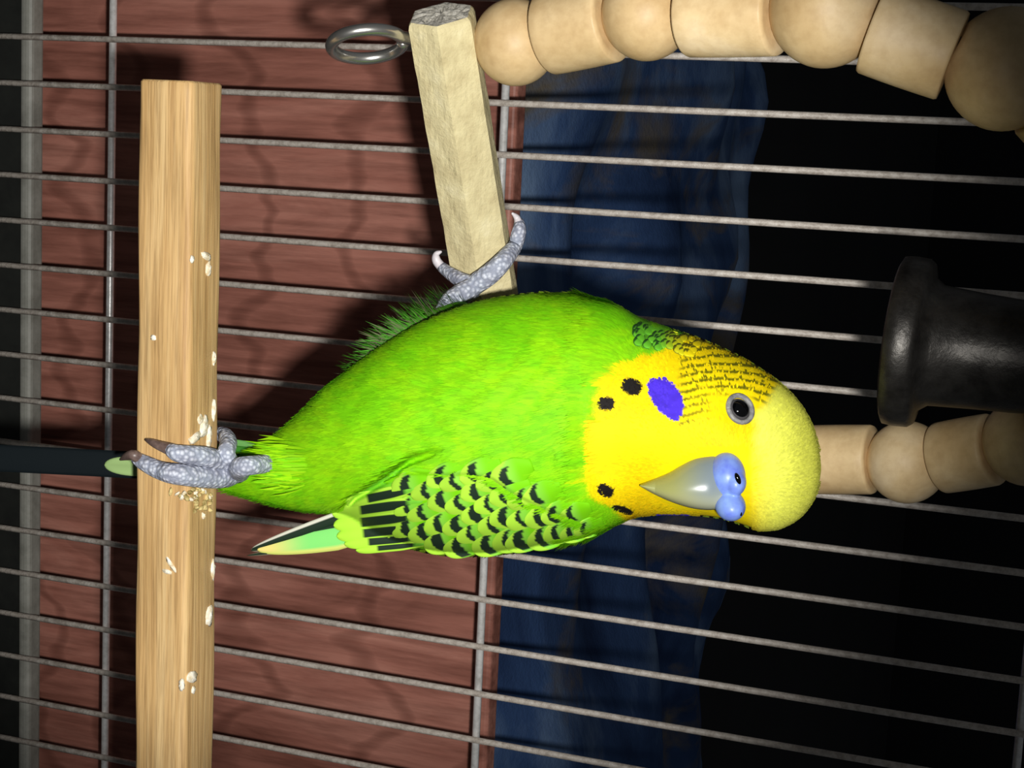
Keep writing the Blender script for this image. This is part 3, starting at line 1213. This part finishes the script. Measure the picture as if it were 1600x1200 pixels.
# --- eye
ep = spt(1155, 640)
en = nrm(snorm(1155, 640) + 0.0)
ex = nrm(np.cross(en, camvec(0, 1, 0)))
ey = np.cross(en, ex)
v, f = ellipsoid(ep - en * 0.10, [ex * 0.215, ey * 0.215, en * 0.215], 32, 24)
eye = part('eye', v, f, M['iris'], bird, label='dark round eye with grey iris')
# pupil: a cap over the front of the ball
v, f = lathe([(0.0001, 0.127), (0.05, 0.122), (0.09, 0.110), (0.13, 0.084), (0.148, 0.062)], ep - en * 0.0, en, 32)
part('pupil', v, f, M['pupil'], eye)
ths = np.linspace(0, 2 * np.pi, 40)
lidp = [ep + en * 0.035 + ex * 0.21 * math.cos(t) + ey * 0.225 * math.sin(t) for t in ths]
v, f = sweep(lidp, [0.042] * len(lidp), 12)
part('eyelid', v, f, M['lid'], eye)

# --- loose barbs about the top of the leg
TV, TF, TC = [], [], []
for k in range(420):
    px, y = r2.uniform(438, 486), 727 + r2.normal(0, 15)
    ty = 724 + (y - 727) * r2.uniform(0.7, 1.15)
    ln = r2.uniform(22, 46)
    p = spt(px, y, True, 0.0)
    n = snorm(np.float64(px), np.float64(y))
    q = spt(px - ln, ty, True, 0.0) + n * r2.uniform(0.05, 0.30)
    m = (p + q) / 2 + n * 0.07
    w = nrm(np.cross(n, q - p)) * r2.uniform(0.012, 0.026)
    j = len(TV)
    TV += [p, m - w, q, m + w]
    TF.append((j, j + 1, j + 2, j + 3))
    TC += [np.clip(blend(GREEN, GREEN2, r2.uniform()) * r2.uniform(0.8, 1.15), 0, 1)] * 4
part('leg_plumage', np.array(TV), TF, M['feather'], body, colors=np.array(TC), kind='stuff')

# --- bill and cere
fdir = nrm(camvec(-0.10, -0.62, 0.78))         # where the bird's face points: to its left and towards us
sdir = nrm(np.cross(fdir, camvec(1, 0, 0)))     # across the bill
sdir = sdir if (RC.T @ sdir)[1] > 0 else -sdir


def bill():
    secs = [  # px, y upper edge, y lower edge, bulge (cm towards the viewer)
        (1136, 722, 792, 0.30), (1120, 712, 796, 0.36), (1105, 712, 797, 0.41), (1085, 716, 795, 0.43), (1065, 726, 790, 0.42), (1045, 738, 783, 0.36),
        (1025, 747, 774, 0.26), (1010, 753, 766, 0.15), (1000, 757, 760, 0.05)]
    secs = spline(np.array(secs, float), 30)
    seg = 28
    V, C = [], []
    base = float(surf(1110, 745)) + 0.05
    for (px, a, b, h) in secs:
        w = (b - a) / 2
        yc = (a + b) / 2
        for j in range(seg):
            t = 2 * np.pi * j / seg
            k = math.cos(t)
            # ridge of the culmen lies towards the lower (right) side in the photo
            d = base - 0.12 - (h if math.sin(t) > 0 else 0.25) * (abs(math.sin(t)) ** 0.8) * (1 + 0.22 * k) + 0.002 * (1120 - px)
            V.append(U(px, yc + w * k, d))
            s = (px - 1000) / 120.0
            col = blend(lin((150, 152, 92)), lin((116, 128, 134)), float(sstep(0.35, 0.95, s)))
            col = blend(col, lin((186, 186, 140)), float(0.5 * sstep(0.2, 0.9, k)))
            C.append(col)
    n = len(secs)
    f = [(i * seg + j, i * seg + (j + 1) % seg, (i + 1) * seg + (j + 1) % seg, (i + 1) * seg + j) for i in range(n - 1) for j in range(seg)]
    f.append(tuple(range(seg)))
    f.append(tuple(range((n - 1) * seg, n * seg)))
    return np.array(V), f, np.array(C)


v, f, c = bill()
part('beak', v, f, M['beak'], bird, colors=c, label='olive grey hooked beak')
cd = float(surf(1138, 742))


def cere_lobe(px, py, d, rx, ry, rz, rot):
    c0 = U(px, py, d)
    ca, sa = math.cos(rot), math.sin(rot)
    return ellipsoid(c0, [camvec(ca, sa, 0) * rx, camvec(-sa, ca, 0.1) * ry, camvec(0, -0.2, 1) * rz], 36, 24)


cere_parts = [cere_lobe(1136, 743, cd - 0.12, 0.29, 0.36, 0.36, 0.1), cere_lobe(1141, 790, cd - 0.22, 0.24, 0.23, 0.33, -0.2), cere_lobe(1147, 752, cd - 0.24, 0.19, 0.22, 0.30, 0.0)]
cere = part('cere', *join(*cere_parts), M['cere'], bird, label='pale blue cere above the beak')
rm = cere.modifiers.new('merge', 'REMESH')
rm.mode = 'VOXEL'
rm.voxel_size = 0.0002
rm.use_smooth_shade = True
sm = cere.modifiers.new('smooth', 'SMOOTH')
sm.iterations = 6
for (px, py, dd, rr) in ((1153, 748, 0.535, 0.055), (1156, 800, 0.46, 0.04)):
    nc = U(px, py, cd - dd)
    v, f = ellipsoid(nc, [camvec(0.93, 0.36, 0) * rr * 0.75, camvec(-0.36, 0.93, 0) * rr * 1.7, camvec(0, 0, 1) * 0.03], 20, 12)
    part('nostril', v, f, M['pupil'], cere)


# --- feet
def toe(pts, rads, n=26):
    return sweep(np.array(pts), np.array(rads), 14, n)


def ph(px, py, lift):
    p, n = perch_hit(px, py)
    return p + n * lift


def rest_on_perch(v):
    """press the sole flat against the perch instead of through it"""
    v = np.array(v)
    e = PH + 0.022
    cz = pl[2] + PSL * (v[:, 0] - pl[0])
    dy, dz = v[:, 1] - pl[1], v[:, 2] - cz
    ins = (np.abs(dy) < e) & (np.abs(dz) < e)
    to_front = (dy + e) < (e - dz)
    v[ins & to_front, 1] = pl[1] - e
    top = ins & ~to_front
    v[top, 2] = cz[top] + e
    return v


def rest_on_bar(v):
    """press the toes flat against the swing bar instead of through it"""
    v = np.array(v)
    w = v - SA
    h = w @ sax
    r = w - h[:, None] * sax
    l = np.linalg.norm(r, axis=1)
    ins = l < 0.645
    v[ins] += r[ins] * ((0.645 - l[ins]) / l[ins])[:, None]
    return v


def claw(name_parent, pts, rads, m):
    v, f = sweep(np.array(pts), np.array(rads), 10, 14)
    v = rest_on_bar(rest_on_perch(v))
    part('claw', v, f, m, name_parent)


leg_top = spt(452, 722, True, -0.30)
ank = ph(352, 733, 0.24)
leg = toe([leg_top, spt(424, 724, True, 0.12), U(380, 729, 27.75), ank, ph(335, 734, 0.20)], [0.15, 0.16, 0.17, 0.22, 0.20])
toeA = toe([ank, ph(330, 722, 0.22), ph(305, 712, 0.19), ph(288, 706, 0.17), ph(273, 700, 0.14)], [0.2, 0.20, 0.175, 0.15, 0.11])
toeB = toe([ank, ph(325, 742, 0.22), ph(290, 738, 0.20), ph(262, 733, 0.18), ph(238, 723, 0.16), ph(219, 714, 0.12)], [0.2, 0.21, 0.18, 0.16, 0.14, 0.11])
toeC = toe([ank, U(354, 712, 28.1), U(357, 692, 28.4), U(350, 680, 28.75), U(335, 674, 29.0)], [0.16, 0.15, 0.15, 0.14, 0.08])
v, f = join(leg, toeA, toeB, toeC)
foot = part('foot', rest_on_perch(v), f, M['skin'], bird, label='scaly grey foot on the square perch')
claw(foot, [ph(276, 701, 0.14), ph(258, 694, 0.16), ph(243, 689, 0.12), ph(230, 686, 0.05)], [0.115, 0.085, 0.06, 0.025], M['claw'])
claw(foot, [ph(224, 716, 0.12), U(209, 711, 27.72), U(198, 713, 27.9), U(188, 718, 28.15)], [0.10, 0.09, 0.07, 0.02], M['claw'])


def bar_pt(y, off_px, lift):
    """a point on the swing bar's camera side at photo row y, off_px across the bar"""
    best = None
    for t in np.linspace(0, 1, 200):
        p = SA + (SB - SA) * t
        q = (p - CP) @ RC
        yy = 600 + F * q[1] / q[2]
        if best is None or abs(yy - y) < best[0]:
            best = (abs(yy - y), -q[2], 800 - F * q[0] / q[2])
    d, cx = best[1], best[2]
    k = np.clip(off_px / 54.0, -1, 1)
    return U(cx + off_px, y, d - SBR * 1.25 * math.sqrt(max(0, 1 - k * k)) - lift - 0.07)


leg2 = toe([U(660, 545, 29.1), U(685, 505, 29.2), U(702, 472, 29.45), bar_pt(446, -18, 0.19)], [0.14, 0.15, 0.17, 0.19])
t1 = toe([bar_pt(446, -18, 0.19), bar_pt(428, 10, 0.19), bar_pt(408, 34, 0.18), bar_pt(385, 54, 0.24), bar_pt(362, 66, 0.16), bar_pt(346, 69, -0.1)], [0.19, 0.19, 0.17, 0.15, 0.13, 0.09])
t2 = toe([bar_pt(446, -18, 0.19), bar_pt(440, -32, 0.19), bar_pt(430, -48, 0.18), bar_pt(418, -63, 0.15)], [0.18, 0.15, 0.13, 0.10])
t3 = toe([bar_pt(452, -22, 0.2), bar_pt(462, -44, 0.22), bar_pt(466, -64, 0.1), bar_pt(462, -70, -0.3)], [0.18, 0.18, 0.15, 0.08])
v, f = join(leg2, t1, t2, t3)
foot2 = part('foot', rest_on_bar(v), f, M['skin'], bird, label='scaly grey foot gripping the pale swing bar')
claw(foot2, [bar_pt(420, -62, 0.14), bar_pt(407, -70, 0.12), bar_pt(397, -68, 0.05), bar_pt(393, -60, 0.05)], [0.09, 0.085, 0.06, 0.02], M['claw_pale'])
claw(foot2, [bar_pt(350, 68, 0.0), bar_pt(340, 66, -0.05), bar_pt(333, 60, 0.0)], [0.08, 0.06, 0.02], M['claw_pale'])
